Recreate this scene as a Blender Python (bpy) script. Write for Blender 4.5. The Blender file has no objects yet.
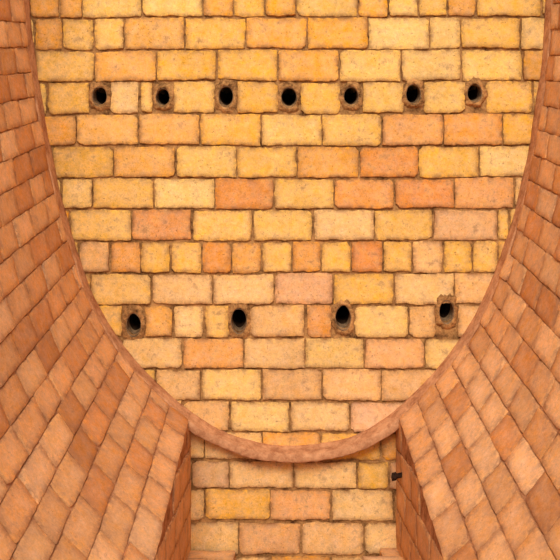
import bpy, math, random, bisect, bmesh
from mathutils import Vector, noise
random.seed(7)
S=0.005
Z0=1.6
def X(px): return (px-280)*S
def Z(py): return (280-py)*S+Z0
scene=bpy.context.scene
scene.view_settings.view_transform='Standard'
def srgb(c):
    return tuple(((v/255)/12.92 if v/255<=0.04045 else ((v/255+0.055)/1.055)**2.4) for v in c)
def n3(x,y,z): return noise.noise(Vector((x,y,z)))

# ------------------------------------------------ materials
def brick_mat(name, mot=1.0, pit=1.0, dirtcol=(96,58,34), dirt=1.0, bump=0.5, dust=(236,200,150)):
    m=bpy.data.materials.new(name); m.use_nodes=True
    nt=m.node_tree; N=nt.nodes; L=nt.links
    b=N['Principled BSDF']; b.inputs['Roughness'].default_value=1.0
    b.inputs['Specular IOR Level'].default_value=0.03
    geo=N.new('ShaderNodeTexCoord'); co=geo.outputs['Object']
    col=N.new('ShaderNodeAttribute'); col.attribute_name='brickcol'
    ed=N.new('ShaderNodeAttribute'); ed.attribute_name='edge'
    def tex(scale,detail,rough=0.6):
        t=N.new('ShaderNodeTexNoise'); t.inputs['Scale'].default_value=scale
        t.inputs['Detail'].default_value=detail; t.inputs['Roughness'].default_value=rough
        L.new(co,t.inputs['Vector']); return t.outputs['Fac']
    def rng(src,a,b_,c,d):
        r=N.new('ShaderNodeMapRange'); r.inputs[1].default_value=a; r.inputs[2].default_value=b_
        r.inputs[3].default_value=c; r.inputs[4].default_value=d; L.new(src,r.inputs[0]); return r.outputs[0]
    def math_(op,a,b_):
        q=N.new('ShaderNodeMath'); q.operation=op
        for i,v in enumerate((a,b_)):
            if isinstance(v,float): q.inputs[i].default_value=v
            else: L.new(v,q.inputs[i])
        return q.outputs[0]
    def mixc(f,a,c):
        mx=N.new('ShaderNodeMix'); mx.data_type='RGBA'; L.new(f,mx.inputs[0]); L.new(a,mx.inputs[6])
        mx.inputs[7].default_value=(*srgb(c),1); return mx.outputs[2]
    n1=tex(6,4); n2=tex(50,6,0.75); n4=tex(150,4,0.75); n5=tex(20,7,0.75); n6=tex(11,6,0.7); n7=tex(90,3,0.6)
    v1=rng(n1,0.3,0.7,1-0.10*mot,1+0.10*mot); v2=rng(n2,0.3,0.7,1-0.18*mot,1+0.14*mot); v3=rng(n4,0.3,0.7,1-0.15*mot,1+0.12*mot)
    v=math_('MULTIPLY',math_('MULTIPLY',v1,v2),v3)
    hsv=N.new('ShaderNodeHueSaturation'); L.new(col.outputs['Color'],hsv.inputs['Color']); L.new(v,hsv.inputs['Value'])
    L.new(rng(n5,0.3,0.7,1.2,0.92),hsv.inputs['Saturation'])
    c=mixc(rng(n6,0.5,0.68,0.0,0.35),hsv.outputs[0],dust)
    pm=rng(n7,0.63,0.70,0.0,0.5*pit)
    c=mixc(pm,c,dirtcol)
    e=math_('MULTIPLY',ed.outputs['Fac'],rng(n5,0.38,0.58,0.0,min(1.0,0.85*dirt)))
    bl=rng(math_('MULTIPLY',n6,n5),0.29,0.39,0.0,0.5*dirt)
    c=mixc(math_('MAXIMUM',e,bl),c,dirtcol)
    L.new(c,b.inputs['Base Color'])
    h=math_('ADD',math_('MULTIPLY',n2,1.0),math_('MULTIPLY',n4,0.7))
    h=math_('SUBTRACT',h,math_('MULTIPLY',pm,1.2))
    bp=N.new('ShaderNodeBump'); bp.inputs['Strength'].default_value=bump; bp.inputs['Distance'].default_value=0.008
    L.new(h,bp.inputs['Height']); L.new(bp.outputs[0],b.inputs['Normal'])
    return m
def plain_mat(name,c1,c2,scale=14,bump=0.6,rough=1.0):
    m=bpy.data.materials.new(name); m.use_nodes=True
    nt=m.node_tree; N=nt.nodes; L=nt.links
    b=N['Principled BSDF']; b.inputs['Roughness'].default_value=rough
    b.inputs['Specular IOR Level'].default_value=0.03
    geo=N.new('ShaderNodeTexCoord')
    t=N.new('ShaderNodeTexNoise'); t.inputs['Scale'].default_value=scale; t.inputs['Detail'].default_value=10; t.inputs['Roughness'].default_value=0.8
    L.new(geo.outputs['Object'],t.inputs['Vector'])
    cr=N.new('ShaderNodeValToRGB'); cr.color_ramp.elements[0].position=0.38; cr.color_ramp.elements[1].position=0.6
    cr.color_ramp.elements[0].color=(*srgb(c1),1); cr.color_ramp.elements[1].color=(*srgb(c2),1)
    L.new(t.outputs['Fac'],cr.inputs[0]); L.new(cr.outputs[0],b.inputs['Base Color'])
    t2=N.new('ShaderNodeTexNoise'); t2.inputs['Scale'].default_value=60; t2.inputs['Detail'].default_value=6
    L.new(geo.outputs['Object'],t2.inputs['Vector'])
    bp=N.new('ShaderNodeBump'); bp.inputs['Strength'].default_value=bump; bp.inputs['Distance'].default_value=0.01
    L.new(t2.outputs['Fac'],bp.inputs['Height']); L.new(bp.outputs[0],b.inputs['Normal'])
    return m
M_wall=brick_mat('fire_brick',mot=1.0,dirtcol=(130,80,40),dirt=1.0,bump=0.55,dust=(252,214,152))
M_tile=brick_mat('vault_brick',mot=0.9,pit=0.7,dirtcol=(144,92,60),dirt=0.85,bump=0.5,dust=(236,188,144))
M_mortar=plain_mat('mortar_wall',(78,50,30),(196,146,90),12)
M_mortar2=plain_mat('mortar_vault',(128,82,54),(208,152,110),12)
M_ring=plain_mat('clay_render',(162,108,74),(216,160,116),11)
M_jamb=plain_mat('jamb_render',(140,92,62),(196,138,100),9)
M_collar=plain_mat('hole_mortar',(72,46,28),(204,150,92),16,0.9)
M_pipe=plain_mat('clay_pipe',(84,68,52),(160,126,92),30,0.3)
M_liner=plain_mat('dark_lining',(22,14,9),(66,46,32),20,0.3)  # very dark brown for the tube deep inside each vent hole
M_iron=plain_mat('rusty_iron',(30,22,18),(66,44,32),40,0.5,0.6)

class Builder:
    def __init__(s): s.v=[];s.f=[];s.c=[];s.e=[]
    def patch(s,fn,u0,u1,v0,v1,H,nu,nv,col,bev=0.008,rough=0.003,fr=18,tilt=0.0,cut=0.02,rc=0.0008,chip=0.009):
        base=len(s.v); W=u1-u0; Ht=v1-v0
        def par(n,L):
            b=min(bev/L,0.2); inner=[b+(1-2*b)*i/(n-1) for i in range(n)]
            return [0.0,0.0+b*0.3]+inner+[1-b*0.3,1.0]
        us=par(nu,W); vs=par(nv,Ht); NU=len(us);NV=len(vs)
        sd=random.random()*100; ta=random.uniform(-tilt,tilt); tb=random.uniform(-tilt,tilt)
        ck=[random.uniform(0.0,1)**4*chip for _ in range(4)]
        for j,b in enumerate(vs):
            for i,a in enumerate(us):
                di=min(i,NU-1-i); dj=min(j,NV-1-j); d=min(di,dj)
                h={0:-cut,1:H-0.0015}.get(d,H)
                u=u0+a*W; v=v0+b*Ht
                if d>=1: h+=ta*(a-.5)+tb*(b-.5)+rough*0.5*n3(u*fr*0.6,v*fr*0.6,sd)
                ru=rough*(n3(u*fr,v*fr,sd+9)+0.8*n3(u*fr*3,v*fr*3,sd)); rv=rough*(n3(u*fr,v*fr,sd+31)+0.8*n3(u*fr*3,v*fr*3,sd+3))
                cr=max(0,1-min(a*W,(1-a)*W)/0.02)*max(0,1-min(b*Ht,(1-b)*Ht)/0.02)
                if d<=2:
                    u+=ru; v+=rv
                    q=rc+ck[(a>.5)*2+(b>.5)]
                    u+=(1 if a<.5 else -1)*q*cr; v+=(1 if b<.5 else -1)*q*cr
                s.v.append(fn(u,v,h)); s.c.append(col)
                s.e.append(1.0 if d<=1 else (0.8 if d==2 else (0.25 if d==3 else 0)))
        for j in range(NV-1):
            for i in range(NU-1):
                p=base+j*NU+i; s.f.append((p,p+1,p+NU+1,p+NU))
    def make(s,name,mat,parent=None,flip=False,smooth=True):
        me=bpy.data.meshes.new(name)
        me.from_pydata([tuple(q) for q in s.v],[],[tuple(reversed(f)) if flip else f for f in s.f])
        if s.c:
            ca=me.color_attributes.new('brickcol','FLOAT_COLOR','POINT')
            for i,c in enumerate(s.c): ca.data[i].color=(*c,1)
            ea=me.attributes.new('edge','FLOAT','POINT')
            for i,c in enumerate(s.e): ea.data[i].value=c
        me.materials.append(mat)
        if smooth:
            for p in me.polygons: p.use_smooth=True
            if s.c: me.set_sharp_from_angle(angle=math.radians(38))
        o=bpy.data.objects.new(name,me); scene.collection.objects.link(o)
        if parent: o.parent=parent
        return o
def empty(name):
    o=bpy.data.objects.new(name,None); scene.collection.objects.link(o); return o

# ------------------------------------------------ back wall
rows=[
(-14,18,[-20,30,60,83,142,203,234,265,296,358,388,418,447,476,541,600]),
(18,50,[-25,35,63,94,125,185,246,307,368,429,460,520,580]),
(50,82,[-25,36,95,157,217,278,339,401,461,522,582]),
(82,114,[(-12,47),(48,90),(110,140),(141,153),(173,216),(237,279),(300,341),(362,404),(423,465),(485,532),(533,590)]),
(114,146,[-43,18,77,139,200,261,322,382,443,502,562]),
(146,178,[-8,53,114,176,237,297,359,418,479,540]),
(178,209,[2,62,93,154,215,274,334,394,454,514,575]),
(209,241,[9,70,132,192,253,313,374,433,497,509,560]),
(241,273,[48,79,110,141,171,202,232,262,292,321,351,383,412,443,472,498,530]),
(273,305,[30,91,152,213,274,333,394,454,515]),
(305,338,[(60,123),(145,173),(174,204),(205,229),(250,305),(307,332),(354,408),(409,436),(457,520)]),
(338,369,[61,122,183,244,305,364,424,480]),
(369,401,[95,156,201,262,322,381,440]),
(401,432,[120,183,230,290,350,410,470]),
(432,460,[150,205,262,321,381,440]),
(461,489,[170,192,229,294,357,389,420]),
(489,521,[150,205,270,331,394,430]),
(522,555,[175,239,301,364,425]),
(556,590,[150,210,270,331,392,440]),
]
yy=-15;k=0
while yy>-230:
    rows.append((yy-31,yy,[ -40+(k%2)*30+61*i for i in range(11)])); yy-=32;k+=1
pal_y=[(255,208,132),(254,202,122),(255,212,142),(252,196,116),(254,204,128)]
pal_o=[(246,184,114),(242,176,106),(248,190,120)]
pal_p=[(252,206,146),(250,200,140),(254,210,148),(248,198,140)]
def wallcol(px,py):
    low=max(0,min(1,(py-200)/220))
    r=random.random()
    if r<0.18-0.08*low: c=random.choice(pal_o)
    elif random.random()<0.1+low*0.75: c=random.choice(pal_p)
    else: c=random.choice(pal_y)
    k=random.uniform(0.95,1.01)
    return srgb(tuple(min(255,v*k) for v in c))
force={(215,178):(232,164,106),(132,209):(236,172,118),(359,146):(236,168,108),(394,178):(234,164,108),(334,178):(240,174,114),
 (352,241):(232,160,102),(202,241):(236,168,106),(110,241):(242,180,116),(139,114):(246,188,120),(443,114):(242,178,114),
 (307,305):(236,174,116),(183,338):(242,182,122),(382,114):(238,178,118),(454,178):(242,182,126),(77,114):(252,196,126),
 (307,18):(248,186,108),(265,-14):(248,184,106),(358,-14):(252,190,112),(203,-14):(248,184,110),(350,401):(246,196,152),
 (91,273):(250,204,134),(274,273):(240,188,142),(278,50):(248,186,112),(95,50):(248,188,118),(364,338):(246,192,138),
 (433,209):(236,188,138),(389,461):(226,180,136),(192,461):(226,182,136),(270,489):(244,184,128),(239,522):(234,180,128)}
def wmap(u,v,h):
    px=u/S; py=v/S
    w=2.2*n3(px*0.006,py*0.004,3.1)+1.1*n3(px*0.03,py*0.03,8)
    return Vector((X(px),-h,Z(py+w)))
wb=Builder()
for (a,b,js) in rows:
    segs=js if isinstance(js[0],tuple) else [(js[i],js[i+1]) for i in range(len(js)-1)]
    for (p,q) in segs:
        g0=random.uniform(0.2,1.0); g1=random.uniform(0.2,1.0); y0=random.uniform(0.3,1.3); y1=random.uniform(0.3,1.3)
        col=wallcol(p,a)
        for (fx,fy),fc in force.items():
            if abs(fx-p)<3 and abs(fy-a)<3: col=srgb(fc)
        wb.patch(wmap,(p+g0)*S,(q-g1)*S,(a+y0)*S,(b-y1)*S,random.uniform(0.007,0.014),
            max(6,int((q-p)/3)),11,col,bev=0.0045,rough=0.0048,fr=24,tilt=0.005,chip=0.012)
wall=empty('wall_back')
wb.make('wall_bricks',M_wall,wall)
holes=[(100,97,7.5,10),(163,98,7,9.5),(226,97,7.5,11),(289,98,8,10.5),(351,97,7.5,10),(413,95,7.5,10.5),(474,94,7.5,9.5),
       (134,325,7.5,12),(239,321,8,13),(343,318,8,13),(446,312,7.5,12)]
def box(name,x0,x1,y0,y1,z0,z1,mat,parent=None):
    v=[(x,y,z) for x in(x0,x1) for y in(y0,y1) for z in(z0,z1)]
    f=[(0,1,3,2),(4,6,7,5),(0,4,5,1),(2,3,7,6),(0,2,6,4),(1,5,7,3)]
    me=bpy.data.meshes.new(name); me.from_pydata(v,[],f); me.materials.append(mat)
    bm=bmesh.new(); bm.from_mesh(me); bmesh.ops.recalc_face_normals(bm,faces=bm.faces); bm.to_mesh(me); bm.free()
    o=bpy.data.objects.new(name,me); scene.collection.objects.link(o)
    if parent:o.parent=parent
    return o
core=box('wall_core',X(-60),X(620),0,0.55,Z(610),Z(-240),M_mortar,wall)
n=28
def cutter(y0,y1,drop,grow):
    cv=[];cf=[]
    for (hx,hy,rx,ry) in holes:
        b0=len(cv)
        for yv in(y0,y1):
            for i in range(n):
                t=2*math.pi*i/n
                cv.append((X(hx)+(rx+grow)*S*math.cos(t),yv,Z(hy)+(ry+grow)*S*math.sin(t)+(drop if yv>0.1 else 0)))
        for i in range(n): cf.append((b0+i,b0+(i+1)%n,b0+n+(i+1)%n,b0+n+i))
        cf.append(tuple(b0+i for i in reversed(range(n)))); cf.append(tuple(b0+n+i for i in range(n)))
    me=bpy.data.meshes.new('cut'); me.from_pydata(cv,[],cf)
    bm=bmesh.new(); bm.from_mesh(me); bmesh.ops.recalc_face_normals(bm,faces=bm.faces); bm.to_mesh(me); bm.free()
    c=bpy.data.objects.new('cut',me); scene.collection.objects.link(c); return c
cut=cutter(-0.1,0.42,0.06,0)
md=core.modifiers.new('b','BOOLEAN'); md.object=cut; md.operation='DIFFERENCE'; md.solver='EXACT'
dg=bpy.context.evaluated_depsgraph_get(); nm=bpy.data.meshes.new_from_object(core.evaluated_get(dg))
core.modifiers.clear(); core.data=nm; bpy.data.objects.remove(cut)
for hi,(hx,hy,rx,ry) in enumerate(holes):
    par=empty('vent_hole')
    sd=random.random()*50
    H=0.019 if hi in (5,6,10) else 0.014
    cb=Builder(); prof=[(0.99,-0.02),(1.0,H-0.002),(1.1,H),(1.3,H*0.95),(1.6,H*0.8),(1.95,H*0.55),(2.4,-0.006)]
    nn=64
    lean=random.uniform(-0.9,0.9)
    for (r,h) in prof:
        for i in range(nn):
            t=2*math.pi*i/nn
            up=0.85+0.6*max(0,math.sin(t+lean))
            sq=1/max(abs(math.cos(t)),abs(math.sin(t)))**0.8
            k=(r-1)*(1+0.6*n3(math.cos(t)*1.6,math.sin(t)*1.6,sd)+0.4*n3(math.cos(t)*5,math.sin(t)*5,sd))*sq
            ex=(rx*(1+k*0.55)); ez=ry*(1+k*0.38*up)
            hh=h+0.006*n3(math.cos(t)*4,math.sin(t)*4+r*3,sd+5)*(r>1.05)
            cb.v.append(Vector((X(hx)+ex*S*math.cos(t),-hh,Z(hy)+ez*S*math.sin(t))))
    for j in range(len(prof)-1):
        for i in range(nn):
            a=j*nn+i;b_=j*nn+(i+1)%nn; cb.f.append((a,b_,b_+nn,a+nn))
    cb.make('mortar_patch',M_collar,par)
    pb=Builder(); seq=[(1.01,0.0),(1.01,H-0.004),(0.97,H-0.002),(0.93,H-0.006),(0.91,-0.03),(0.91,-0.1)]
    def hp(r,h,t,hx=hx,hy=hy,rx=rx,ry=ry):
        return Vector((X(hx)+rx*r*S*math.cos(t),-h,Z(hy)+ry*r*S*math.sin(t)*(1+0.04*math.sin(3*t+hx))+max(0,-h)*0.4))
    for (r,h) in seq:
        for i in range(nn): pb.v.append(hp(r,h,2*math.pi*i/nn))
    for j in range(len(seq)-1):
        for i in range(nn):
            a=j*nn+i;b_=j*nn+(i+1)%nn; pb.f.append((a,b_,b_+nn,a+nn))
    pb.make('clay_pipe',M_pipe,par)
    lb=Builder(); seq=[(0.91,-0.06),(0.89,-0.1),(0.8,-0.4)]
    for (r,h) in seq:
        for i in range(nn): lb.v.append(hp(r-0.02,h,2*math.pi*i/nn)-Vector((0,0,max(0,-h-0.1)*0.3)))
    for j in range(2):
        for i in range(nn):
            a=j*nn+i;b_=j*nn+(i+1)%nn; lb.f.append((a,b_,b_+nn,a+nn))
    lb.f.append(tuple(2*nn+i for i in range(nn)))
    lb.make('dark_liner',M_liner,par)

# ------------------------------------------------ vault
pts=[(16,-240),(20,-160),(25,-80),(30,0),(36,60),(46,120),(58,180),(74,240),(95,297),(124,345),(155,380),(190,410),(222,430),(260,442),(300,445),(340,439),(372,426),(405,401),(441,363),(470,323),(492,278),(509,228),(522,180),(533,120),(541,60),(545,0),(548,-80),(551,-160),(553,-240)]
def cr(p0,p1,p2,p3,t):
    return tuple(0.5*((2*p1[k])+(-p0[k]+p2[k])*t+(2*p0[k]-5*p1[k]+4*p2[k]-p3[k])*t*t+(-p0[k]+3*p1[k]-3*p2[k]+p3[k])*t**3) for k in(0,1))
dense=[]
for i in range(len(pts)-1):
    p0=pts[max(0,i-1)];p1=pts[i];p2=pts[i+1];p3=pts[min(len(pts)-1,i+2)]
    for j in range(20): dense.append(cr(p0,p1,p2,p3,j/20))
dense.append(pts[-1])
W=[(X(a),Z(b)) for a,b in dense]
arc=[0]
for i in range(1,len(W)): arc.append(arc[-1]+math.dist(W[i],W[i-1]))
T=arc[-1]
def rim(t):
    t=max(0,min(T-1e-6,t)); i=bisect.bisect_right(arc,t)-1; i=min(i,len(W)-2)
    f=(t-arc[i])/(arc[i+1]-arc[i])
    return (W[i][0]+f*(W[i+1][0]-W[i][0]), W[i][1]+f*(W[i+1][1]-W[i][1]))
def nrm(t):
    a=rim(t-0.06);b=rim(t+0.06); dx=b[0]-a[0];dz=b[1]-a[1];l=math.hypot(dx,dz)
    return (-dz/l, dx/l)
SL=(280-45)*S/4.0
def vmap(t,s,h):
    p=rim(t); q=nrm(t)
    return Vector((p[0]+q[0]*h, -s, p[1]+q[1]*h-SL*s))
ts=[t for t in [T*i/4000 for i in range(4001)] if rim(t)[1]<Z(380)]
tl=min(ts, key=lambda t:abs(rim(t)[0]-X(191)))
tr=min(ts, key=lambda t:abs(rim(t)[0]-X(396)))
SMAX=3.5; S0=0.10
vault=empty('wall_vault')
vb=Builder()
CW=0.122; CL=0.215
palv=[(238,180,130),(230,170,120),(246,192,142),(224,160,112),(248,196,148),(234,178,130),(240,184,134),(216,154,108)]
def vcol():
    c=random.choice(palv);k=random.uniform(0.94,1.03); return srgb(tuple(min(255,v*k) for v in c))
def courses(t0,t1):
    n=round((t1-t0)/CW); w=(t1-t0)/n
    for i in range(n):
        a=t0+i*w; b=a+w
        s=S0-(CL*0.5 if i%2 else 0)+random.uniform(-0.03,0.03)
        while s<SMAX:
            e=s+CL*random.uniform(0.88,1.12)
            s_=max(s,S0)
            if e-s_>0.04:
                off=random.uniform(-0.002,0.002)
                vb.patch(vmap,a+0.0012+off,b-0.0012+off,s_+0.0016,e-0.0016,random.uniform(0.002,0.0055),6,7,vcol(),bev=0.004,rough=0.0036,fr=20,tilt=0.006,chip=0.009)
            s=e
courses(0,tl); courses(tr,T)
vb.make('vault_bricks',M_tile,vault,flip=True)
mb=Builder()
def strip(t0,t1,s0,s1,h,nt_,ns):
    b0=len(mb.v)
    for j in range(ns+1):
        for i in range(nt_+1):
            mb.v.append(vmap(t0+(t1-t0)*i/nt_, s0+(s1-s0)*j/ns,h))
    for j in range(ns):
        for i in range(nt_):
            p=b0+j*(nt_+1)+i; mb.f.append((p,p+1,p+nt_+2,p+nt_+1))
for h in (-0.004,-0.25):
    strip(0,tl,0,SMAX,h,120,20); strip(tr,T,0,SMAX,h,120,20)
mb.make('vault_mortar',M_mortar2,vault,flip=True)

rb=Builder(); nt_=700
prof=[(-0.07,0.0),(-0.002,0.0),(0.002,0.004),(0.001,0.03),(0.002,0.06),(0.002,0.085),(0.002,S0-0.003),(-0.001,S0+0.001),(-0.015,S0+0.003),(-0.032,S0+0.003),(-0.036,S0),(-0.04,0.0)]
for i in range(nt_+1):
    t=T*i/nt_
    for (h,s) in prof:
        w=0.005*n3(t*5,s*12,1.0)+0.0025*n3(t*26,s*26,4); ws=(0.02*n3(t*5,2,1)+0.007*n3(t*25,2,3)) if s>0.08 else 0
        rb.v.append(vmap(t,max(s+ws,-0.001),h+w))
np_=len(prof)
for i in range(nt_):
    for j in range(np_-1):
        a=i*np_+j; rb.f.append((a,a+1,a+1+np_,a+np_))
rb.make('arch_rib',M_ring,vault)

# ------------------------------------------------ slot (flue) below the rib
zf=Z(568)
slot=empty('floor_flue')
jl=X(191); jr=X(396)
def jamb(name,x,t,sgn):
    B=Builder(); ns=60; nz=24
    for j in range(ns+1):
        s=SMAX*j/ns
        top=rim(t)[1]-SL*s+0.004
        for i in range(nz+1):
            z=min(top,zf)+ (top-min(top,zf))*i/nz if top>zf else top
            d=0.008*n3(s*6,z*6,x)+0.004*n3(s*20,z*20,x)
            B.v.append(Vector((x+sgn*(d-0.006),-s,z)))
    for j in range(ns):
        for i in range(nz):
            a=j*(nz+1)+i; B.f.append((a,a+1,a+nz+2,a+nz+1))
    B.make(name,M_mortar2,slot,flip=(sgn>0))
    K=Builder()
    z=zf; c=0
    while z<rim(t)[1]:
        s=-0.15*(c%2)
        smax=(rim(t)[1]-(z+0.15))/SL
        while s<smax:
            e=min(s+0.3,smax); s_=max(s,0.0)
            if e-s_>0.03:
                def fm(u,v,h): return Vector((x+sgn*(h-0.004),-u,v))
                K.patch(fm,s_+0.002,e-0.002,z+0.002,z+0.148,0.005,8,6,srgb(random.choice([(236,184,136),(228,174,126),(240,190,142)])),bev=0.004,rough=0.004,tilt=0.004)
            s+=0.3
        z+=0.15; c+=1
    K.make(name+'_bricks',M_tile,slot,flip=(sgn>0))
jamb('flue_jamb_a',jl,tl,1); jamb('flue_jamb_b',jr,tr,-1)
box('flue_floor',jl-0.02,jr+0.02,-SMAX,0.0,zf-0.2,zf,M_jamb,slot)
lb=Builder()
def lowbrick(x0,x1,y0,y1,ztop,c):
    def f1(u,v,h): return Vector((u,-v,ztop+h))
    lb.patch(f1,x0,x1,y0,y1,0.0,8,6,srgb(c),bev=0.01,rough=0.006,cut=0.09)
lowbrick(X(190),X(236),0.03,0.17,Z(548),(240,190,140))
lowbrick(X(378),X(397),0.03,0.2,Z(546),(240,188,138))
lowbrick(X(190),X(212),0.18,0.32,Z(545),(228,176,128))
lowbrick(X(358),X(397),0.2,0.34,Z(542),(246,200,154))
lb.make('floor_bricks',M_tile,slot)
pin=Builder()
seq=[(0.0,0.0),(0.016,0.0),(0.02,0.006),(0.02,0.02),(0.013,0.026),(0.013,0.055),(0.02,0.06),(0.02,0.078),(0.0,0.082)]
for (r,l) in seq:
    for i in range(16):
        t=2*math.pi*i/16
        pin.v.append(Vector((jr+0.03-l, -0.2+r*math.cos(t), Z(464)+r*math.sin(t)-0.2*l)))
for j in range(len(seq)-1):
    for i in range(16):
        a=j*16+i;b_=j*16+(i+1)%16; pin.f.append((a,b_,b_+16,a+16))
pin.make('iron_pin',M_iron)

# ------------------------------------------------ light
w=bpy.data.worlds.new('World'); scene.world=w; w.use_nodes=True
bg=w.node_tree.nodes['Background']; bg.inputs[0].default_value=(0.98,0.97,0.96,1); bg.inputs[1].default_value=1.02
sd=bpy.data.lights.new('sun','SUN'); sd.energy=2.3; sd.angle=math.radians(25); sd.color=(1,0.95,0.86)
so=bpy.data.objects.new('sun',sd); scene.collection.objects.link(so)
so.rotation_euler=Vector((0.08,1.0,-0.75)).to_track_quat('-Z','Y').to_euler()

cam=bpy.data.cameras.new('camera'); co=bpy.data.objects.new('camera',cam); scene.collection.objects.link(co)
co.location=(0,-4,Z0); co.rotation_euler=(math.radians(90),0,0)
cam.sensor_width=36; cam.lens=36*4/2.8
scene.camera=co
